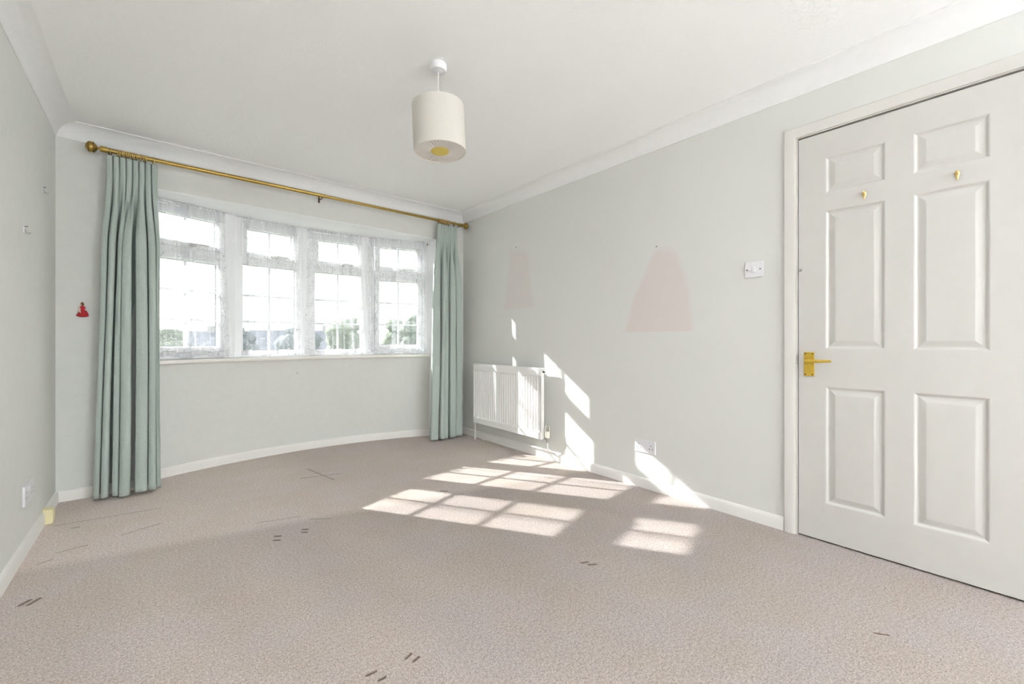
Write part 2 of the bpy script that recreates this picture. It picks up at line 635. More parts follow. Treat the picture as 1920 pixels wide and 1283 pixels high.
mb = MB()
mb.box(XL, RX0, YB, YB + .25, 0, ZC)
mb.box(RX1, XR, YB, YB + .25, 0, ZC)
mb.prism([(RX0, YB), (RX1, YB)] + [bow(3.02, 21.5 - i * 43 / 24) for i in range(25)], lambda q, z: (q[0], q[1], z), ZH + .006, ZC)
A = [-23 + i * 46 / 32 for i in range(33)]
mb.sweep([(2.88, 0), (3.04, 0), (3.04, .795), (2.88, .795)], [(lambda q, a=a: (*bow(q[0], a), q[1])) for a in A])
struct(obj('wall_back', mb, 'wall'), 'pale wall with a bowed window recess')

# white plaster lining of the recess: soffit and two cheeks
mb = MB()
mb.prism([(RX0, YB), (RX1, YB)] + [bow(2.965, 22 - i * 44 / 24) for i in range(25)], lambda q, z: (q[0], q[1], z), ZH, ZH + .006)
struct(obj('trim_11', mb, 'cove'), 'white soffit over the bow window')
for nm, x0, x1 in (('trim_12', RX0, RX0 + .004), ('trim_13', RX1 - .004, RX1)):
    struct(obj(nm, MB().box(x0, x1, YB, 3.86, .068, ZH), 'cove'), 'white cheek of the window recess')

# wall behind the camera, with an added, unseen window for fill daylight
HX0, HX1, HZ0, HZ1 = .95, 2.30, .90, 2.08
mb = MB()
mb.box(XL, HX0, YR - .14, YR, 0, ZC)
mb.box(HX1, XR, YR - .14, YR, 0, ZC)
mb.box(HX0, HX1, YR - .14, YR, 0, HZ0)
mb.box(HX0, HX1, YR - .14, YR, HZ1, ZC)
struct(obj('wall_front', mb, 'wall'))
w5 = struct(empty('window_5', ((HX0 + HX1) / 2, YR - .08, HZ0)))
mb = MB()
mb.box(HX0, HX0 + .06, YR - .11, YR - .05, HZ0, HZ1)
mb.box(HX1 - .06, HX1, YR - .11, YR - .05, HZ0, HZ1)
mb.box(HX0, HX1, YR - .11, YR - .05, HZ0, HZ0 + .06)
mb.box(HX0, HX1, YR - .11, YR - .05, HZ1 - .06, HZ1)
mb.box(1.595, 1.655, YR - .11, YR - .05, HZ0, HZ1)
obj('window_frame', mb, 'upvc', w5, bevel=.004)
for a, b in ((HX0 + .06, 1.595), (1.655, HX1 - .06)):
    obj('pane', MB().box(a, b, YR - .084, YR - .080, HZ0 + .06, HZ1 - .06), 'glass', w5)

# coving
CP = [(0, 0), (0, -.086), (.005, -.086), (.0075, -.081)]
CP += [(.086 - .078 * cos(R(g)), -.081 + .075 * sin(R(g))) for g in range(6, 90, 7)]
CP += [(.086, -.006), (.092, -.005), (.092, 0)]
def cove(name, f0, f1, steps=2):
    mb = MB()
    mb.sweep(CP, [f0, f1])
    return struct(obj(name, mb, 'cove', smooth=30))
cove('trim_1', lambda q: (XL + q[0], YR, ZC + q[1]), lambda q: (XL + q[0], YB - q[0], ZC + q[1]))['label'] = 'curved white coving along left wall'
cove('trim_2', lambda q: (XL + q[0], YB - q[0], ZC + q[1]), lambda q: (XR - q[0], YB - q[0], ZC + q[1]))['label'] = 'curved white coving above the window wall'
cove('trim_3', lambda q: (XR - q[0], YR, ZC + q[1]), lambda q: (XR - q[0], YB - q[0], ZC + q[1]))['label'] = 'curved white coving along right wall'

# skirting: profile (thickness, height)
SP = [(0, 0), (.014, 0), (.014, .048), (.012, .058), (.007, .065), (0, .067)]
mb = MB().sweep(SP, [lambda q: (XL + q[0], YR, q[1]), lambda q: (XL + q[0], YB, q[1])])
struct(obj('baseboard_left', mb, 'white', smooth=40))
mb = MB().sweep(SP, [lambda q: (XR - q[0], .727, q[1]), lambda q: (XR - q[0], YB, q[1])])
struct(obj('baseboard_right', mb, 'white', smooth=40))
fr = [lambda q: (XL, YB - q[0], q[1]), lambda q: (RX0 + q[0], YB - q[0], q[1])]
mb = MB().sweep(SP, fr)
fr = [lambda q: (RX0 + q[0], YB - q[0], q[1]), lambda q: (RX0 + q[0], 3.80, q[1])]
mb.sweep(SP, fr)
fr = [(lambda q, a=a: (*bow(2.88 - q[0], a), q[1])) for a in [-22.9 + i * 45.8 / 40 for i in range(41)]]
mb.sweep(SP, fr)
fr = [lambda q: (RX1 - q[0], 3.80, q[1]), lambda q: (RX1 - q[0], YB - q[0], q[1])]
mb.sweep(SP, fr)
fr = [lambda q: (RX1 - q[0], YB - q[0], q[1]), lambda q: (XR, YB - q[0], q[1])]
mb.sweep(SP, fr)
struct(obj('baseboard_back', mb, 'white', smooth=40), 'white skirting that follows the bowed wall')

# window board with a rounded nose
WP = [(2.99, .795), (2.852, .795), (2.845, .800), (2.842, .808), (2.845, .818), (2.852, .825), (2.99, .828)]
mb = MB().sweep(WP, [(lambda q, a=a: (*bow(q[0], a), q[1])) for a in [-22.3 + i * 44.6 / 40 for i in range(41)]])
struct(obj('trim_4', mb, 'sill', smooth=40), 'white bowed window sill')

# ------------------------------------------------------------------ the bow window, four lights
AP = 2.96
FW = 2 * AP * math.tan(R(5.5))
PANES = {}
def light(idx, ang, opening):
    c = bow(AP, ang) if idx != 1 else (.160, 3.934)
    tx, ty = cos(R(ang)), -sin(R(ang))            # along the facet, left to right
    nx, ny = sin(R(ang)), cos(R(ang))             # outwards
    def P(u, n, z):
        return (c[0] + tx * u + nx * n, c[1] + ty * u + ny * n, z)
    root = struct(empty('window_%d' % idx, (c[0], c[1], .828)))
    h = FW / 2
    gl_ = .2015
    zt0, zt1 = 1.690, 1.880                      # fanlight glass
    z0, z1 = (.920, 1.555) if opening else (.880, 1.588)
    gw = (.199 if idx == 1 else .186) if opening else gl_
    tw = .172 if not opening else (.192 if idx == 1 else .180)
    f = MB()
    i0, i1 = -.040, .014
    f.obox(P, -h, -gl_ - .03 if opening else -gl_, .828, ZH, i0, i1)
    f.obox(P, gl_ + .03 if opening else gl_, h, .828, ZH, i0, i1)
    g = gl_ + .03 if opening else gl_
    f.obox(P, -g, g, 1.925, ZH, i0, i1)
    f.obox(P, -g, g, 1.588 if not opening else 1.598, 1.650, i0, i1)
    f.obox(P, -g, g, .828, .880, i0, i1)
    if not opening:
        f.obox(P, -gl_ - .001, -.218, 1.650, 1.925, i0, i1)
        f.obox(P, .218, gl_ + .001, 1.650, 1.925, i0, i1)
    obj('window_frame', f, 'upvc', root, bevel=.006)
    # moulded cover over the joint with the next light
    def sash(name, wi, a0, a1, th):
        s_ = MB()
        s_.obox(P, -wi - th, -wi, a0 - th, a1 + th, -.052, .012)
        s_.obox(P, wi, wi + th, a0 - th, a1 + th, -.052, .012)
        s_.obox(P, -wi, wi, a0 - th, a0, -.052, .012)
        s_.obox(P, -wi, wi, a1, a1 + th, -.052, .012)
        return obj(name, s_, 'upvc', root, bevel=.007)
    fan = sash('fanlight_sash', tw, zt0, zt1, .045)
    cas = sash('casement_sash', gw, z0, z1, .044) if opening else None
    def bars(par, us, zs, wi, a0, a1, bz):
        for u in us:
            obj('glazing_bar', MB().obox(P, u - bz, u + bz, a0, a1, -.008, .012), 'bar', par, bevel=.003)
        for z in zs:
            obj('glazing_bar', MB().obox(P, -wi, wi, z - bz, z + bz, -.007, .011), 'bar', par, bevel=.003)
    bars(fan, (0,), (), tw, zt0, zt1, .008)
    par = cas or root
    def gasket(wi, a0, a1, par_):
        g_ = MB()
        for q in ((-wi, -wi + .004, a0, a1), (wi - .004, wi, a0, a1), (-wi, wi, a0, a0 + .004), (-wi, wi, a1 - .004, a1)):
            g_.obox(P, q[0], q[1], q[2], q[3], -.004, .0)
        obj('gasket', g_, 'gasket', par_)
    gasket(tw, zt0, zt1, fan)
    gasket(gw, z0, z1, par)
    zs = (1.120, 1.337)
    bars(par, (0,), zs, gw, z0, z1, .008)
    def pane(u0, u1, a0, a1, par):
        key = (round(u1 - u0, 4), round(a1 - a0, 4), ang)
        o = obj('pane', MB().obox(P, u0, u1, a0, a1, .000, .004), 'glass', par)
    pane(-tw, -.008, zt0, zt1, fan)
    pane(.008, tw, zt0, zt1, fan)
    lv = [z0, zs[0] - .008, zs[0] + .008, zs[1] - .008, zs[1] + .008, z1]
    for k in range(3):
        for a, b in ((-gw, -.008), (.008, gw)):
            pane(a, b, lv[2 * k], lv[2 * k + 1], par)
    # fanlight handle: grey base and white lever along the lower sash rail
    hd = MB()
    hd.obox(P, .005, .05, zt0 - .030, zt0 - .012, -.066, -.050)
    hd.tube([P(.028, -.062, zt0 - .02), P(.032, -.075, zt0 - .016), P(.06, -.078, zt0 - .014), P(.125, -.076, zt0 - .014)], [.006, .006, .005, .0055], 8)
    ho = obj('window_handle', hd, 'chrome', fan, smooth=40)
    ho['label'] = 'grey metal handle on the fanlight'
    if opening:
        sgn = -1 if idx == 4 else 1
        u = sgn * (gw + .022)
        hd = MB()
        hd.obox(P, u - .012, u + .012, 1.16, 1.23, -.062, -.050)
        hd.tube([P(u, -.06, 1.195), P(u, -.08, 1.195), P(u, -.082, 1.17), P(u, -.08, 1.09)], [.007, .007, .006, .006], 8)
        obj('window_handle', hd, 'upvc', cas, smooth=40)
    return root, P
LIGHTS = {}
for idx, ang, op_ in ((1, -16.5, True), (2, -5.5, False), (3, 5.5, False), (4, 16.5, True)):
    LIGHTS[idx] = light(idx, ang, op_)
# mullion posts between the lights and at both ends
for k, a in enumerate((-22, -11, 0, 11, 22)):
    rr = AP / cos(R(5.5))
    mb = MB()
    c = bow(rr, a)
    tx, ty, nx, ny = cos(R(a)), -sin(R(a)), sin(R(a)), cos(R(a))
    Pp = lambda u, n, z: (c[0] + tx * u + nx * n, c[1] + ty * u + ny * n, z)
    mb.prism([(-.034, -.030), (-.030, -.050), (-.020, -.056), (.020, -.056), (.030, -.050), (.034, -.030), (.034, .004), (-.034, .004)],
             lambda q, z: Pp(q[0], q[1], z), .828, ZH)
    struct(obj('trim_%d' % (5 + k), mb, 'upvc', smooth=30), 'white window post')

# ------------------------------------------------------------------ net curtains
def net(a0, a1, label, seed, flare0=0, flare1=0, folds=(), ends=()):
    """sheer panel on its own stretched wire; folds: (position, width) where the cloth doubles back"""
    rnd = random.Random(seed)
    ph = [rnd.uniform(0, 6.28) for _ in range(8)]
    N, V = 260, 36
    ra = 2.882
    zb, zt_ = .832, 1.955
    ctrl = [(0, 0)]
    for c_, w_ in folds:
        ctrl += [(c_ + w_ * .5, 0), (c_ - w_ * .5, -.010)]
    ctrl.append((1, 0))
    lens = [0]
    for i in range(1, len(ctrl)):
        lens.append(lens[-1] + abs(ctrl[i][0] - ctrl[i - 1][0]))
    def pos(u):
        g = u * lens[-1]
        for i in range(1, len(ctrl)):
            if g <= lens[i] + 1e-9:
                f = (g - lens[i - 1]) / (lens[i] - lens[i - 1])
                return ctrl[i - 1][0] + (ctrl[i][0] - ctrl[i - 1][0]) * f, -.004 * (i - 1)
        return 1, 0
    def fn(u, v):
        q, off = pos(u)
        z = zb + (zt_ - zb) * v
        dn = 1 - v
        e0 = a0 + flare0 * dn ** 1.6
        e1 = a1 + flare1 * dn ** 1.6
        edge = 1 + 1.5 * (abs(2 * q - 1) ** 4)
        top = max(0, (v - .955) / .045)
        amp = (.0035 + .0050 * dn) * edge
        w_ = sin(2 * pi * 7 * u + ph[0] + .9 * sin(2.2 * z + ph[1])) + .7 * sin(2 * pi * 13 * u + ph[2] + .5 * sin(3.1 * z + ph[3]))
        r = ra + amp * w_ * .8 + off + .004 * top * sin(2 * pi * 47 * u + ph[4])
        q2 = q + (.020 * sin(2 * pi * 7 * u + ph[5]) + .012 * sin(2 * pi * 19 * u + ph[6])) * sin(pi * q) ** .5 if 0 < q < 1 else q
        x, y = bow(r, e0 + (e1 - e0) * q2)
        lift = (.010 * (1 + sin(2 * pi * 2.3 * u + ph[1])) + .004 * sin(2 * pi * 11 * u)) * max(0, 1 - v / .03)
        return (x, y, z + lift + (.004 * sin(2 * pi * 33 * u + ph[3]) if v > .985 else 0))
    wid = (a1 - a0) / 180 * pi * ra * lens[-1]
    mb = MB().grid(fn, N, V, lambda u, v: (u * wid * 1.25 + seed * .37, v * (zt_ - zb)))
    b = bow(ra, (a0 + a1) / 2)
    root = empty('net_curtain', (b[0], b[1], zb))
    tag(root, label, 'net curtain', 'lace net curtains across the bow window')
    obj('lace_panel', mb, 'net', root, smooth='all')
    obj('wire', MB().tube([(*bow(ra, a0 - .2 + (a1 - a0 + .4) * i / 10), 1.936) for i in range(11)], .0022, 6), 'label', root, smooth=60)
    for a in ends:
        x, y = bow(ra, a)
        k_ = -1 if a < 0 else 1
        hk = MB().torus((x, y, 1.938), (1, 0, 0), .008, .0028, 14, 6)
        hk.tube([(x, y, 1.938), (x + k_ * .012, y, 1.938)], .004, 8)
        o = obj('cup_hook', hk, 'rope', root, smooth=60)
        o['label'] = 'small brown hook at the end of the wire'
net(-21.9, -12.3, 'sheer white lace net curtain beside the teal curtain at the left end', 1, 0, .8, [(.47, .075), (.90, .05)], (-22.1,))
net(-9.6, -1.5, 'sheer white lace net curtain over second light from the left, right edge flaring out', 2, -.2, .7, [(.06, .04), (.90, .07)])
net(.1, 9.4, 'sheer white lace net curtain over third light from left, gathered wide at right', 3, -.4, .8, [(.80, .09), (.92, .05)])
net(10.7, 21.6, 'sheer white lace net curtain at the right end, under a small brown hook', 4, 0, 0, [(.06, .05), (.42, .06), (.86, .08)], (22.0,))

# ------------------------------------------------------------------ teal curtains
def spline(pts, n):
    """Catmull-Rom through 2-D points, n + 1 samples"""
    out = []
    m_ = len(pts) - 1
    for i in range(n + 1):
        g = min(i / n * m_, m_ - 1e-6)
        k, f = int(g), g - int(g)
        p0, p1, p2, p3 = pts[max(k - 1, 0)], pts[k], pts[k + 1], pts[min(k + 2, m_)]
        out.append(tuple(.5 * (2 * p1[c] + (p2[c] - p0[c]) * f + (2 * p0[c] - 5 * p1[c] + 4 * p2[c] - p3[c]) * f * f + (3 * p1[c] - p0[c] - 3 * p2[c] + p3[c]) * f ** 3) for c in (0, 1)))
    return out
def curtain(label, loc, xt, zt_, zb, n, low, seed, yc):
    """low: cross-section near the floor (x, depth towards the room); the head is n pinch pleats"""
    rnd = random.Random(seed)
    ph = [rnd.uniform(0, 6.28) for _ in range(8)]
    N, V = 560, 80
    lo = spline(low, N)
    head = []
    w_ = (xt[1] - xt[0]) / n
    for i in range(n):
        x = xt[0] + i * w_
        head += [(x + .02 * w_, -.022), (x + .14 * w_, .006), (x + .34 * w_, .012), (x + .66 * w_, .013), (x + .86 * w_, .006), (x + .97 * w_, -.022)]
    head.append((xt[1], -.004))
    hd = spline(head, N)
    # half way down the folds are narrower and drift sideways
    xm = ((low[0][0] + low[-1][0]) / 2, (xt[0] + xt[1]) / 2)
    def fn(u, v):
        d = 1 - v
        z = zt_ + (zb - zt_) * d
        i = int(round(u * N))
        hx, hy = hd[i]
        lx, ly = lo[i]
        k = min(1, max(0, (d - .05) / .22))
        k = k * k * (3 - 2 * k)
        # width grows slowly from head to hem
        wd = .35 + .65 * d ** .7
        lx = (lx - xm[0]) * (1 - .20 * (1 - d)) + xm[1] + (xm[0] - xm[1]) * d
        x = hx + (lx - hx) * k
        dep = ly * (.85 + .30 * d) * (1 + .12 * sin(6.3 * u * 2.2 + ph[0] + 3.0 * d) * (1 - d * .6))
        y = yc - (hy + (dep - hy) * k)
        pin = math.exp(-((d - .055) / .02) ** 2)          # pinched at the foot of the heading
        y += .006 * pin * sin(2 * pi * n * u)
        x += .007 * k * (1 - d) * sin(9 * u + 4.5 * d + ph[1]) 
        y += .004 * k * sin(17 * u + 9 * d + ph[3])
        z += .005 * sin(14 * u + ph[4]) * d ** 6
        return (x, y, z)
    mb = MB().grid(fn, N, V, lambda u, v: (u * .9, v * (zt_ - zb)))
    root = empty('curtain', loc)
    tag(root, label, 'curtain', 'full length teal curtains')
    o = obj('drape', mb, 'teal', root, smooth='all')
    sm = o.modifiers.new('thick', 'SOLIDIFY')
    sm.thickness = .002
    # turned and stitched hem at the foot
    return root
def section(fronts, depths):
    """omega folds: fronts (x0, x1, depth) with deep pockets between that open out behind them"""
    out = []
    for i, (x0, x1, d) in enumerate(fronts):
        tk = min(.016, (x1 - x0) * .36)
        dl = depths[i - 1] if i else .03
        dr = depths[i] if i < len(depths) else .03
        out += [(x0 + tk, -dl), (x0, d * .55), (x0 + (x1 - x0) * .22, d), (x1 - (x1 - x0) * .22, d + .003), (x1, d * .55), (x1 - tk, -dr)]
    return out
LOWL = section([(-.288, -.264, .020), (-.254, -.224, .050), (-.206, -.180, .032), (-.174, -.126, .052), (-.102, -.046, .058), (-.038, -.004, .038), (.003, .020, -.008)], [.050, .088, .045, .088, .055, .055])
LOWR = section([(1.986, 2.060, .030), (2.075, 2.112, .052), (2.123, 2.166, .034), (2.183, 2.250, .048), (2.266, 2.338, .034)], [.085, .065, .088, .085])
curtain('pale teal pleated curtain hanging left of the window, the nearer and wider one', (-.12, 3.555, .02), (-.234, .004), 2.096, .016, 8, LOWL, 5, 3.549)
curtain('pale teal pleated curtain right of the window, beside the radiator corner', (2.16, 3.565, .02), (2.080, 2.290), 2.094, .016, 8, LOWR, 11, 3.551)

# ------------------------------------------------------------------ curtain pole
PY, PZ = 3.553, 2.128
pole = empty('curtain_pole', (1.03, PY, PZ))
tag(pole, 'long antique brass telescopic curtain pole with ball ends above window', 'curtain pole')
obj('rod', MB().tube([(-.232, PY, PZ), (1.035, PY, PZ)], .0135, 18), 'brass', pole, smooth=60)
obj('rod', MB().tube([(1.035, PY, PZ), (2.335, PY, PZ)], .0115, 18), 'brass', pole, smooth=60)
obj('joint_ring', MB().torus((1.036, PY, PZ), (1, 0, 0), .013, .003, 20, 8), 'brass', pole, smooth=60)
for k, x in ((-1, -.232), (1, 2.335)):
    f = MB()
    pr_ = [(.0165, -.002), (.0175, .004), (.0175, .024), (.0165, .028), (.009, .030), (.008, .040), (.012, .044)]
    pr_ += [(.0315 * sin(R(g)), .040 + .027 - .027 * cos(R(g))) for g in range(24, 180, 6)] + [(.001, .094)]
    f.lathe(pr_, (x, PY, PZ), (k, 0, 0), 24)
    fo = obj('finial', f, 'brass', pole, smooth=50)
    for q in (.056, .078):
        obj('finial_groove', MB().torus((x + k * q, PY, PZ), (k, 0, 0), .0305 if q < .06 else .0295, .0012, 24, 6), 'brassdark', fo, smooth=60)
def bracket(x):
    b = MB()
    b.box(x - .006, x + .006, YB - .004, YB, PZ - .032, PZ + .022)
    b.tube([(x, YB - .002, PZ - .012), (x, PY + .02, PZ - .017), (x, PY, PZ - .014)], .004, 8)
    bo = obj('bracket', b, 'brassdark', pole, smooth=40)
    bo['label'] = 'dark metal wall bracket'
    obj('screw', MB().lathe([(.003, 0), (.002, .0015)], (x, YB - .004, PZ + .010), (0, -1, 0), 10), 'polish', bo)
for x in (-.222, 1.018, 2.32):
    bracket(x)

# rings: one built, the rest copied
def ring_proto(x):
    r = empty('curtain_ring', (x, PY, PZ - .0052))
    obj('ring', MB().torus((x, PY, PZ - .0052), (1, .12, 0), .0218, .0028, 22, 8), 'ringbrass', r, smooth=60)
    obj('eyelet', MB().torus((x, PY, PZ - .030), (0, 1, 0), .0052, .0016, 14, 6), 'brassdark', r, smooth=60)
    return r
proto = ring_proto(-.2175)
tag(proto, 'brass curtain ring standing alone beside the left ball end of the pole', 'curtain ring', 'rings on the curtain pole')
LX = [-.182, -.1725, -.163, -.1535, -.144, -.1345, -.125, -.1155, -.106, -.096]
for x in LX:
    c = dup(proto, None, (x, PY, PZ - .0052), (0, 0, random.uniform(-.12, .12)))
    tag(c, 'brass curtain ring in the tight row above the left teal curtain', 'curtain ring', 'rings in the row over the left curtain')
for x, lb in ((-.076, 'first brass ring right of the tight row over the left teal curtain'), (-.063, 'brass ring between its two close neighbours, right of the tight left row'),
              (-.052, 'last brass ring of the left trio, with a clear gap of pole after it'), (-.015, 'brass ring over inner edge of left teal curtain, next to bare pole')):
    c = dup(proto, None, (x, PY, PZ - .0052), (0, 0, random.uniform(-.1, .1)))
    tag(c, lb, 'curtain ring', 'rings on the curtain pole')
for i in range(12):
    x = 2.088 + i * .0105
    c = dup(proto, None, (x, PY, PZ - .0075), (0, 0, random.uniform(-.12, .12)))
    tag(c, 'brass curtain ring in the row above the right teal curtain', 'curtain ring', 'rings in the row over the right curtain')
c = dup(proto, None, (2.262, PY, PZ - .0075), (0, 0, .1))
tag(c, 'brass curtain ring standing alone beside the right ball end of the pole', 'curtain ring', 'rings on the curtain pole')

# ------------------------------------------------------------------ pendant lamp
LXc, LYc = 1.012, 1.728
lamp = empty('pendant_lamp', (LXc, LYc, ZC))
tag(lamp, 'white drum pendant lampshade with pleated base hanging from ceiling', 'pendant lamp')
obj('ceiling_rose', MB().lathe([(.037, .0), (.0385, -.003), (.0385, -.022), (.034, -.032), (.016, -.036), (.006, -.040)][::-1], (LXc, LYc, ZC), (0, 0, 1), 32), 'plastic', lamp, smooth=40)
obj('cord', MB().tube([(LXc, LYc, ZC - .03), (LXc + .001, LYc, ZC - .10), (LXc, LYc, 2.03)], .0028, 8), 'label', lamp, smooth=60)
zt_, zb_, rs = 2.068, 1.851, .1215
tilt = Matrix.Rotation(R(-2.6), 4, Vector((cos(.7039) * 0 + .6472, .7623, 0)))   # leans a little to one side
cen = Vector((LXc, LYc, 2.03))
def tl_(mb_):
    mb_.v = [tuple(cen + (tilt.to_3x3() @ -(cen - Vector(q)))) for q in mb_.v]
    return mb_
mb = MB()
pr_ = [(rs - .0025, zb_ + .0015), (rs, zb_), (rs + .0006, zb_ + .004), (rs, zb_ + .009), (rs, zt_ - .007), (rs + .0006, zt_ - .004), (rs, zt_), (rs - .0025, zt_ - .001), (rs - .0025, zb_ + .0015)]
mb.lathe(pr_, (LXc, LYc, 0), (0, 0, 1), 72, False)
obj('shade', tl_(mb), 'shade', lamp, smooth=40)
# pleated diffuser: fine radial pleats falling to the yellow middle
mb = MB()
NS, NRr = 216, 5
for j in range(NRr + 1):
    rr = .036 + (rs - .004 - .036) * j / NRr
    for i in range(NS):
        a = 2 * pi * i / NS
        pl = (1 if (i % 6) < 2 else (.2 if (i % 6) < 4 else -.6)) * .0022 * (.4 + .6 * (1 - j / NRr))
        mb.v.append((LXc + rr * cos(a), LYc + rr * sin(a), zb_ + .006 + pl))
for j in range(NRr):
    for i in range(NS):
        k = (i + 1) % NS
        mb.f.append((j * NS + i, j * NS + k, (j + 1) * NS + k, (j + 1) * NS + i))
obj('pleated_diffuser', tl_(mb), 'pleat', lamp)
mb = MB().lathe([(.042, zb_ + .0025), (.041, zb_ + .0015), (.001, zb_ + .001)], (LXc, LYc, 0), (0, 0, 1), 40, False)
mb.lathe([(.042, zb_ + .0025), (.042, zb_ + .006)], (LXc, LYc, 0), (0, 0, 1), 40, False)
o = obj('centre_disc', tl_(mb), 'disc', lamp, smooth=40)
o['label'] = 'yellow round centre of the diffuser'
mb = MB().lathe([(.012, 2.06), (.019, 2.05), (.019, 2.00), (.012, 1.985)], (LXc, LYc, 0), (0, 0, 1), 20)
obj('lamp_holder', tl_(mb), 'plastic', lamp, smooth=40)
mb = MB()
for k in range(3):
    a = k * 2.094 + .3
    mb.tube([(LXc + .018 * cos(a), LYc + .018 * sin(a), 2.05), (LXc + (rs - .002) * cos(a), LYc + (rs - .002) * sin(a), zt_ - .006)], .0016, 6)
obj('shade_carrier', tl_(mb), 'label', lamp)

# ------------------------------------------------------------------ added fill light shaped as an uplighter, behind the viewer
UX, UY, UZ = 2.15, -3.4, 1.20
up_ = empty('added_fill_lamp', (UX, UY, 0))
tag(up_, 'added white fill uplighter, unseen behind the viewer', 'added fill lamp')
obj('base', MB().lathe([(.14, 0), (.14, .012), (.03, .03), (.014, .04)], (UX, UY, 0), (0, 0, 1), 32), 'plastic', up_, smooth=40)
obj('stem', MB().tube([(UX, UY, .03), (UX, UY, UZ - .10)], .013, 14), 'plastic', up_, smooth=60)
obj('bowl', MB().lathe([(.014, UZ - .10), (.06, UZ - .085), (.13, UZ - .04), (.16, UZ + .005), (.157, UZ + .007), (.12, UZ - .035), (.05, UZ - .078), (.001, UZ - .085)], (UX, UY, 0), (0, 0, 1), 40, False), 'plastic', up_, smooth=60)
ul = bpy.data.lights.new('added_fill_bulb', 'AREA')
ul.shape = 'DISK'
ul.size = .26
ul.energy = 275
ul.color = (.90, .962, 1)
uo = bpy.data.objects.new('added_fill_bulb', ul)
COL.objects.link(uo)
uo.parent = up_
uo.location = (0, 0, UZ - .02)
uo.rotation_euler = (R(180), 0, 0)

# ------------------------------------------------------------------ door
DX = XR - .004                                   # face of the leaf
door = struct(empty('door_1', (XR, .29, 0)), 'white six panel door in the right wall')
ya, yb, za, zb2 = -.082, .6640, .008, 1.957      # leaf
cols = [(.037, .250), (.340, .555)]
rows = [(.186, .745), (.925, 1.582), (1.666, 1.837)]
mb = MB()
xf, xk = DX, DX + .038
for y0, y1 in ((ya, cols[0][0]), (cols[0][1], cols[1][0]), (cols[1][1], yb)):
    mb.box(xf, xk, y0, y1, za, zb2)
for y0, y1 in cols:
    for z0, z1 in ((za, rows[0][0]), (rows[0][1], rows[1][0]), (rows[1][1], rows[2][0]), (rows[2][1], zb2)):
        mb.box(xf, xk, y0, y1, z0, z1)
import bmesh
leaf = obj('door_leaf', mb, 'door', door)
bm = bmesh.new()
bm.from_mesh(leaf.data)
bmesh.ops.remove_doubles(bm, verts=bm.verts, dist=1e-5)
bm.to_mesh(leaf.data)
bm.free()
# each panel: sunk ovolo, flat quirk, wide bevel, raised field
PRO = [(0, 0), (.004, .0012), (.008, .005), (.011, .0078), (.015, .0082), (.020, .0072), (.036, .0022), (.039, .0016)]
for y0, y1 in cols:
    for z0, z1 in rows:
        mb = MB()
        n = len(PRO)
        for ins, dep in PRO:
            mb.v += [(xf + dep, y0 + ins, z0 + ins), (xf + dep, y1 - ins, z0 + ins), (xf + dep, y1 - ins, z1 - ins), (xf + dep, y0 + ins, z1 - ins)]
        for j in range(n - 1):
            for i in range(4):
                k = (i + 1) % 4
                mb.f.append((4 * j + i, 4 * j + k, 4 * j + 4 + k, 4 * j + 4 + i))
        mb.f.append(tuple(4 * (n - 1) + i for i in range(4)))
        b = len(mb.v)
        mb.v += [(xk, y0, z0), (xk, y1, z0), (xk, y1, z1), (xk, y0, z1)]
        for i in range(4):
            k = (i + 1) % 4
            mb.f.append((i, k, b + k, b + i))
        mb.f.append((b, b + 1, b + 2, b + 3))
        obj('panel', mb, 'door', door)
# handle set
hb = MB().box(DX - .006, DX, .598, .641, .791, .908)
hp = obj('door_handle', hb, 'gold', door, bevel=.002)
hp['label'] = 'satin brass lever handle on a rectangular plate'
lv = MB()
lv.lathe([(.010, 0), (.010, .012), (.0075, .016), (.0075, .045)], (DX - .006, .620, .8655), (-1, 0, 0), 16)
lv.tube([(DX - .048, .626, .8655), (DX - .050, .612, .8655), (DX - .050, .57, .866), (DX - .049, .545, .867), (DX - .047, .522, .8675)], [.0085, .009, .0075, .0065, .0055], 12)
obj('lever', lv, 'gold', hp, smooth=50)
for y in (.605, .634):
    for z in (.799, .900):
        obj('screw', MB().lathe([(.0032, 0), (.0026, .001)], (DX - .006, y, z), (-1, 0, 0), 10), 'dark', hp)
# lining, stop and architrave
fr_ = struct(empty('trim_14', (XR, .29, 0)), 'white door lining and architrave')
mb = MB()
mb.box(XR - .002, XR + .13, yb + .0035, DY1 + .002, 0, DZ)
mb.box(XR - .002, XR + .13, DY0, ya - .003, 0, DZ)
mb.box(XR - .002, XR + .13, DY0, DY1, zb2 + .010, DZ + .004)
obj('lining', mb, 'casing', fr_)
mb = MB()
mb.box(XR + .040, XR + .06, yb - .02, yb + .006, 0, zb2)
mb.box(XR + .040, XR + .06, ya - .006, ya + .02, 0, zb2)
mb.box(XR + .040, XR + .06, ya, yb, zb2 - .02, zb2 + .008)
obj('door_stop', mb, 'gap', fr_)
AC = [(0, 0), (0, -.010), (.006, -.0135), (.018, -.015), (.036, -.0175), (.046, -.0175), (.051, -.013), (.052, 0)]
mb = MB()
IY, IYh, IZ = .6755, -.0935, 1.9715
def fa(q):
    return (XR + q[1], IY + q[0], 0)
mb.sweep(AC, [lambda q: (XR + q[1], IY + q[0], 0), lambda q: (XR + q[1], IY + q[0], IZ + q[0]),
              lambda q: (XR + q[1], IYh - q[0], IZ + q[0]), lambda q: (XR + q[1], IYh - q[0], 0)])
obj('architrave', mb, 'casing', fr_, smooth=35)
sp = MB().box(XR - .0035, XR - .001, .668, .6755, .845, .895)
o = obj('strike_plate', sp, 'chrome', fr_)
o['label'] = 'worn steel latch plate on the door edge'
# threshold filler behind the gap
obj('rebate', MB().box(XR + .06, XR + .075, DY0, DY1, 0, DZ), 'gap', fr_)

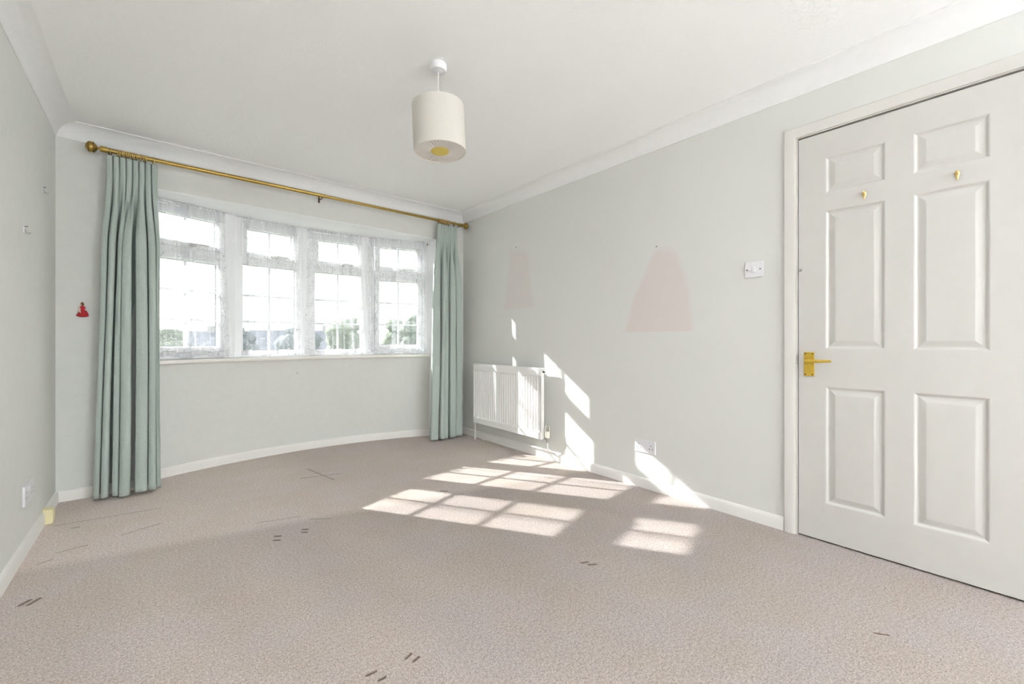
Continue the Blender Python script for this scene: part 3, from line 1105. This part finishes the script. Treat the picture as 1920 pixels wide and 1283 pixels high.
# small things on the door
def door_hook(y, z, label):
    h = empty('door_hook', (DX, y, z))
    tag(h, label, 'hook', 'brass hooks on the door')
    b = MB()
    pr_ = [(.0003, -.021), (.0022, -.016), (.005, -.007), (.0078, .002), (.0088, .008), (.0078, .013), (.005, .0165), (.0006, .018)]
    b.lathe(pr_, (DX - .006, y, z), (0, 0, 1), 18, False)
    b.v = [(DX - .006 + (q[0] - DX + .006) * .62 - .002 * (q[2] < z - .01), q[1], q[2]) for q in b.v]
    obj('backplate', b, 'polish', h, smooth=70)
    k = MB().tube([(DX - .009, y, z + .005), (DX - .016, y, z + .002), (DX - .022, y, z + .006), (DX - .023, y, z + .013)], [.0035, .003, .003, .0038], 10)
    obj('prong', k, 'polish', h, smooth=60)
door_hook(.410, 1.618, 'small teardrop brass hook high on door, nearer the handle side')
door_hook(.123, 1.622, 'small teardrop brass hook high on door, nearer the hinge side')
st = empty('screw_eye', (DX, .655, 1.311))
tag(st, 'tiny pale metal eye on the door edge above the handle', 'screw eye')
obj('eye', MB().torus((DX - .010, .655, 1.311), (1, .3, .2), .006, .0022, 16, 6), 'chrome', st, smooth=60)
obj('shank', MB().tube([(DX, .655, 1.311), (DX - .006, .655, 1.311)], .0025, 8), 'chrome', st, smooth=60)

# ------------------------------------------------------------------ electrical plates
def on_right(q):           # (out, along -Y, up)
    return lambda o, a, z: (XR - o, q - a, z)
def on_left(q):
    return lambda o, a, z: (XL + o, q + a, z)
def plate_box(P, a0, a1, z0, z1, o0, o1):
    mb = MB()
    vs_ = [P(o, a, z) for o in (o0, o1) for a in (a0, a1) for z in (z0, z1)]
    return mb.add(vs_, [(0, 1, 3, 2), (4, 6, 7, 5), (0, 4, 5, 1), (2, 3, 7, 6), (0, 2, 6, 4), (1, 5, 7, 3)])
def socket(name, P, z, wd, ht, label, loc):
    s_ = empty(name, loc)
    tag(s_, label, 'socket')
    obj('plate', plate_box(P, -wd / 2, wd / 2, z - ht / 2, z + ht / 2, 0, .0095), 'plastic', s_, bevel=.003)
    for k in (-1, 1):
        c = k * wd * .075
        obj('switch', plate_box(P, c - wd * .045, c + wd * .045, z + ht * .12, z + ht * .38, .0088, .0125), 'plastic', s_, bevel=.0015)
        e = k * wd * .30
        for da, dz, ww, hh in ((0, .12, .012, .05), (-.075, -.13, .03, .03), (.075, -.13, .03, .03)):
            obj('pin_hole', plate_box(P, e + da * wd - .0026, e + da * wd + .0026, z + dz * ht - .0032, z + dz * ht + .0032, .0085, .0096), 'dark', s_)
    return s_
socket('wall_socket', on_right(1.521), .273, .149, .084, 'white double socket on the right wall near the sunlit patch', (XR, 1.521, .273))
socket('wall_socket', on_left(2.925), .262, .172, .092, 'white double socket on left wall above the skirting', (XL, 2.925, .262))
sw = empty('light_switch', (XR, .8665, 1.343))
tag(sw, 'white single rocker light switch on wall beside the door', 'light switch')
P = on_right(.8665)
obj('plate', plate_box(P, -.0445, .0445, 1.301, 1.385, 0, .009), 'plastic', sw, bevel=.002)
obj('rocker', plate_box(P, -.0085, .0085, 1.329, 1.357, .0085, .0135), 'plastic', sw, bevel=.002)
for a in (-.034, .030):
    obj('screw', MB().lathe([(.0035, 0), (.003, .0012)], P(.0088, a, 1.343), (-1, 0, 0), 10), 'dark', sw)

# ------------------------------------------------------------------ radiator
RY0, RY1, RZ0, RZ1, RF = 2.392, 3.322, .172, .742, XR - .100
rad_ = empty('radiator', (XR - .08, (RY0 + RY1) / 2, RZ0))
tag(rad_, 'white fluted panel radiator on the right wall below the window corner', 'radiator')
mb = MB()
NF = 28
prof = []
yy0, yy1 = RY0 + .012, RY1 - .012
pit = (yy1 - yy0) / NF
for i in range(NF):
    y = yy0 + i * pit
    prof += [(y, 0.0), (y + pit * .30, 0.0), (y + pit * .42, .0085), (y + pit * .88, .0085)]
prof.append((yy1, 0.0))
def fluted(z):
    return [(RF + .002 + d, y, z) for y, d in prof]
zs = [(RZ0 + .055, .0), (RZ0 + .068, 1.), (RZ1 - .078, 1.), (RZ1 - .066, 0.)]
n = len(prof)
for z, k in zs:
    mb.v += [(RF + .002 + d * k, y, z) for y, d in prof]
for j in range(3):
    for i in range(n - 1):
        mb.f.append((j * n + i, j * n + i + 1, (j + 1) * n + i + 1, (j + 1) * n + i))
obj('fluted_panel', mb, 'rad', rad_, smooth=25)
mb = MB()
mb.box(RF, RF + .012, RY0, RY1, RZ0, RZ0 + .056)
obj('bottom_band', mb, 'rad', rad_, bevel=.004)
mb = MB()
mb.box(RF + .0, RF + .012, RY0, RY1, RZ1 - .067, RZ1 - .016)
obj('top_band', mb, 'rad', rad_, bevel=.004)
mb = MB().box(RF + .010, RF + .012, RY0, RY1, RZ0, RZ1 - .02)
mb.box(RF + .020, RF + .028, RY0 + .01, RY1 - .01, RZ0 + .01, RZ1 - .025)
obj('back_panel', mb, 'rad', rad_)
for y in (RY0 - .003, RY1 + .001):
    obj('side_cover', MB().box(RF - .001, RF + .030, y, y + .002, RZ0 + .004, RZ1 - .004), 'rad', rad_, bevel=.0008)
mb = MB()
mb.box(RF - .002, RF + .004, RY0 - .003, RY1 + .003, RZ1 - .018, RZ1)
mb.box(RF + .026, RF + .032, RY0 - .003, RY1 + .003, RZ1 - .018, RZ1)
for i in range(48):
    y = RY0 + (RY1 - RY0) * i / 47
    mb.box(RF + .003, RF + .027, y - .002, y + .002, RZ1 - .006, RZ1 - .002)
obj('top_grille', mb, 'rad', rad_)
for y in (RY0 + .15, RY1 - .15):
    obj('wall_bracket', MB().box(RF + .028, XR - .001, y - .015, y + .015, RZ0 + .08, RZ1 - .1), 'rad', rad_)
bv = MB().lathe([(.007, 0), (.007, .010), (.005, .012), (.0045, .022)], (RF + .018, RY0 - .002, RZ1 - .030), (0, -1, 0), 12)
o = obj('bleed_valve', bv, 'brassdark', rad_, smooth=40)
# thermostatic valve at the near end
VX, VY = RF + .035, RY0 - .036
mb = MB().lathe([(.009, .150), (.010, .155), (.010, .185), (.0085, .19)], (VX, VY, 0), (0, 0, 1), 14)
mb.tube([(VX, RY0 + .005, .183), (VX, VY, .183)], .008, 10)
mb.lathe([(.013, 0), (.013, .010)], (VX, RY0 - .012, .183), (0, -1, 0), 6)
vb = obj('valve_body', mb, 'chrome', rad_, smooth=40)
mb = MB().lathe([(.015, .190), (.019, .197), (.0195, .235), (.0185, .242)], (VX, VY, 0), (0, 0, 1), 20)
hd = obj('thermostatic_head', mb, 'trvcap', rad_, smooth=40)
mb = MB().lathe([(.015, .242), (.0155, .280), (.013, .287), (.006, .289)], (VX, VY, 0), (0, 0, 1), 20)
obj('slot_core', mb, 'dark', hd, smooth=40)
for i in range(10):
    a = 2 * pi * i / 10
    mb = MB().tube([(VX + .0165 * cos(a), VY + .0165 * sin(a), .240), (VX + .0165 * cos(a), VY + .0165 * sin(a), .280), (VX + .012 * cos(a), VY + .012 * sin(a), .289)], .0022, 6)
    obj('rib', mb, 'trvcap', hd, smooth=60)
# far-end lockshield
mb = MB().tube([(VX, RY1 - .005, .193), (VX, RY1 + .026, .193)], .007, 10)
mb.lathe([(.009, .172), (.010, .178), (.010, .200), (.008, .204)], (VX, RY1 + .026, 0), (0, 0, 1), 12)
lk = obj('lockshield', mb, 'brassdark', rad_, smooth=40)
obj('lockshield_cap', MB().lathe([(.010, .204), (.011, .208), (.010, .236), (.006, .240)], (VX, RY1 + .026, 0), (0, 0, 1), 14), 'trvcap', lk, smooth=40)
# painted pipes
pp = rad_
PXw = XR - .030
obj('pipe_run', MB().tube([(PXw, 3.262, 0), (PXw, 3.262, .058), (PXw, 3.257, .069), (PXw, 3.245, .074), (PXw, 2.40, .0755), (PXw, VY + .012, .076)], .0075, 10), 'pipe', pp, smooth=60)
obj('pipe_riser', MB().tube([(PXw, VY + .016, .076), (PXw - .012, VY + .006, .078), (VX, VY, .092), (VX, VY, .152)], .0075, 10), 'pipe', pp, smooth=60)
obj('elbow', MB().tube([(PXw, VY + .045, .076), (PXw, VY + .010, .0765), (PXw - .012, VY + .003, .082)], .0098, 10), 'pipe', pp, smooth=60)
o = obj('pipe_drop', MB().tube([(VX, RY1 + .026, .0), (VX, RY1 + .026, .174)], .0075, 10), 'pipe', pp, smooth=60)

# ------------------------------------------------------------------ small things on the walls
def nail(P, label, r=.003):
    o = empty('nail', P(0, 0, 0))
    return o
def wall_nail(x, y, z, ax, label):
    mb = MB().lathe([(.0014, -.004), (.0014, .010), (.0034, .0105), (.0030, .0125)], (x, y, z), ax, 10)
    tag(obj('wall_nail', mb, 'dark', None, (x, y, z), smooth=40), label, 'nail')
wall_nail(XR, 2.802, 1.789, (-1, 0, 0), 'dark nail above the narrow pink patch on the right wall')
wall_nail(XR, 1.436, 1.562, (-1, 0, 0), 'dark nail at the top of the wide pink patch on right wall')
x, y = bow(2.88, R(0) + math.degrees(math.atan2(.925 - BX + .0, 2.84)))
wall_nail(.935, y, .681, (0, -1, 0), 'dark screw left in the bowed wall under the sill')
def picture_hook(y, z, label):
    h = empty('picture_hook', (XL, y, z))
    tag(h, label, 'picture hook', 'picture hooks on left wall')
    obj('hook_plate', MB().box(XL, XL + .004, y - .010, y + .010, z - .012, z + .016), 'plastic', h, bevel=.001)
    mb = MB().tube([(XL + .003, y, z + .010), (XL + .009, y, z - .004), (XL + .011, y, z - .012), (XL + .017, y, z - .014), (XL + .021, y, z - .006)], .0026, 8)
    obj('prong', mb, 'chrome', h, smooth=60)
    obj('pin', MB().tube([(XL - .002, y, z + .016), (XL + .014, y, z + .020)], .0016, 8), 'dark', h, smooth=60)
picture_hook(3.274, 1.752, 'small white picture hook on left wall, the higher one near the corner')
picture_hook(2.869, 1.462, 'small white picture hook on left wall, the lower one nearer the viewer')

# red-gowned lady ornament, a flat painted cut-out
ld = empty('lady_ornament', (-.347, YB, 1.11))
tag(ld, 'tiny flat ornament of a lady in a red gown on window wall', 'ornament')
def flat(name, pts, m_, y0, y1, bv=.0012):
    mb = MB().prism(pts, lambda q, y: (-.347 + q[0], YB - y, 1.11 + q[1]), y0, y1)
    return obj(name, mb, m_, ld, bevel=bv)
flat('gown', [(-.027, .006), (-.014, -.001), (.004, -.003), (.020, -.001), (.030, .004), (.027, .020), (.021, .034), (.013, .041), (.010, .046), (.016, .051), (.014, .060), (.006, .066), (-.004, .066), (-.010, .060), (-.011, .050), (-.005, .044), (-.010, .032), (-.018, .018)], 'red', .001, .009)
flat('face', [(-.006, .068), (-.002, .064), (.003, .067), (.003, .076), (-.003, .079), (-.007, .075)], 'skin', .001, .007)
flat('hair', [(-.004, .083), (-.007, .077), (-.003, .074), (.000, .066), (.005, .064), (.009, .071), (.009, .081), (.004, .088), (-.001, .090)], 'hair', .002, .010)
flat('arm', [(-.010, .058), (-.006, .056), (-.006, .040), (-.004, .022), (-.008, .022), (-.013, .036), (-.015, .046)], 'skin', .008, .011, .0006)

# yellowed box on the left skirting
mb = MB()
mb.prism([(0, 0), (.034, 0), (.040, .008), (.040, .060), (.036, .074), (0, .080)], lambda q, y: (XL + .003 + q[0], y, q[1]), 3.247, 3.305)
tag(obj('cable_box', mb, 'yellow', None, (XL + .02, 3.276, 0), bevel=.003), 'small yellowed plastic box fixed over left skirting near the corner', 'cable box')

# ------------------------------------------------------------------ outdoors
GZ = -4.2
mb = MB().box(-60, 90, 6.5, 130, GZ - .3, GZ)
o = obj('ground', mb, 'grass')
o['kind'] = 'structure'
def tree(x, y, ztop, wd, m_, label, seed, name='tree', conic=False):
    r = empty(name, (x, y, GZ))
    tag(r, label, 'tree')
    rnd = random.Random(seed)
    h = ztop - GZ
    mb = MB()
    nb = 9
    for i in range(nb):
        f = (i + .5) / nb
        zz = GZ + h * (.25 + .72 * f)
        rr = wd * (.9 - .75 * f if conic else (.55 + .35 * sin(pi * f)) ) * .62
        a = rnd.uniform(0, 6.28)
        off = 0 if conic else wd * .30
        b0 = len(mb.v)
        cx_, cy_ = x + off * cos(a) * rnd.random(), y + off * sin(a) * rnd.random()
        mb.ball((0, 0, 0), rr, 20, 12, (1, 1, .85))
        for k in range(b0, len(mb.v)):
            q = Vector(mb.v[k])
            d = 1 + .35 * noise.noise(q * (1.9 / max(rr, .3)) + Vector((seed * 3.1, i, 0))) + .22 * noise.noise(q * (6 / max(rr, .3)) + Vector((0, seed, i)))
            q = q * d
            zc_ = min(zz + q.z, ztop)
            mb.v[k] = (cx_ + q.x, cy_ + q.y, zc_)
    obj('crown', mb, m_, r, smooth='all')
    obj('trunk', MB().tube([(x, y, GZ), (x, y, GZ + h * .35), (x + .05, y, GZ + h * .6)], [.16, .13, .08], 8), 'bark', r, smooth=60)
tree(.54, 38.9, 1.75, 2.6, 'leafmid', 'pale tree beyond the leftmost light of the bow window', 1)
tree(5.3, 40.0, 2.0, 1.6, 'leafblue', 'bluish tree seen past the left edge of the second window light', 2)
tree(7.9, 33.0, 1.9, 2.2, 'leafblue', 'grey green bush seen low in the second window light', 3)
tree(9.56, 28.6, 2.45, 2.1, 'leafmid', 'green tree seen in the middle of the third window light', 4)
tree(11.27, 24.5, 2.3, 1.3, 'leafmid', 'green tree in the left half of the rightmost window light', 5)
tree(11.15, 22.0, 2.45, 1.4, 'leafdark', 'darker green tree in the right half of the rightmost light', 6)
def house(x, y, wd, dp, eave, ridge, label, yaw):
    r = empty('house', (x, y, GZ))
    tag(r, label, 'house')
    ca, sa = cos(yaw), sin(yaw)
    def T(u, v, z):
        return (x + u * ca - v * sa, y + u * sa + v * ca, z)
    mb = MB()
    vs_ = [T(u, v, z) for u in (-wd / 2, wd / 2) for v in (-dp / 2, dp / 2) for z in (GZ, eave)]
    mb.add(vs_, [(0, 1, 3, 2), (4, 6, 7, 5), (0, 4, 5, 1), (2, 3, 7, 6), (0, 2, 6, 4), (1, 5, 7, 3)])
    wl = obj('wall', mb, 'render', r)
    mb = MB()
    e = .3
    mb.prism([(-dp / 2 - e, eave - .1), (dp / 2 + e, eave - .1), (0, ridge)], lambda q, u: T(u, q[0], q[1]), -wd / 2 - e, wd / 2 + e)
    rf = obj('roof', mb, 'roof', r)
    c = MB()
    vs_ = [T(u, v, z) for u in (wd * .25, wd * .25 + .6) for v in (-.3, .3) for z in (eave, ridge + .55)]
    c.add(vs_, [(0, 1, 3, 2), (4, 6, 7, 5), (0, 4, 5, 1), (2, 3, 7, 6), (0, 2, 6, 4), (1, 5, 7, 3)])
    obj('chimney', c, 'render', rf)
    for u in (-wd * .28, wd * .22):
        for z in (GZ + .9, eave - 1.5):
            mb = MB()
            vs_ = [T(u + a, v, z + b) for a in (-.6, .6) for v in (-dp / 2 - .05, -dp / 2 + .02) for b in (0, 1.2)]
            mb.add(vs_, [(0, 1, 3, 2), (4, 6, 7, 5), (0, 4, 5, 1), (2, 3, 7, 6), (0, 2, 6, 4), (1, 5, 7, 3)])
            obj('window', mb, 'housewin', wl)
house(1.9, 56, 9.5, 7, -.2, 1.95, 'grey house with slate roof beyond the leftmost window light', -.25)
house(12.0, 50, 9.0, 7, -.3, 2.05, 'grey house with slate roof low in the second and third lights', -.3)
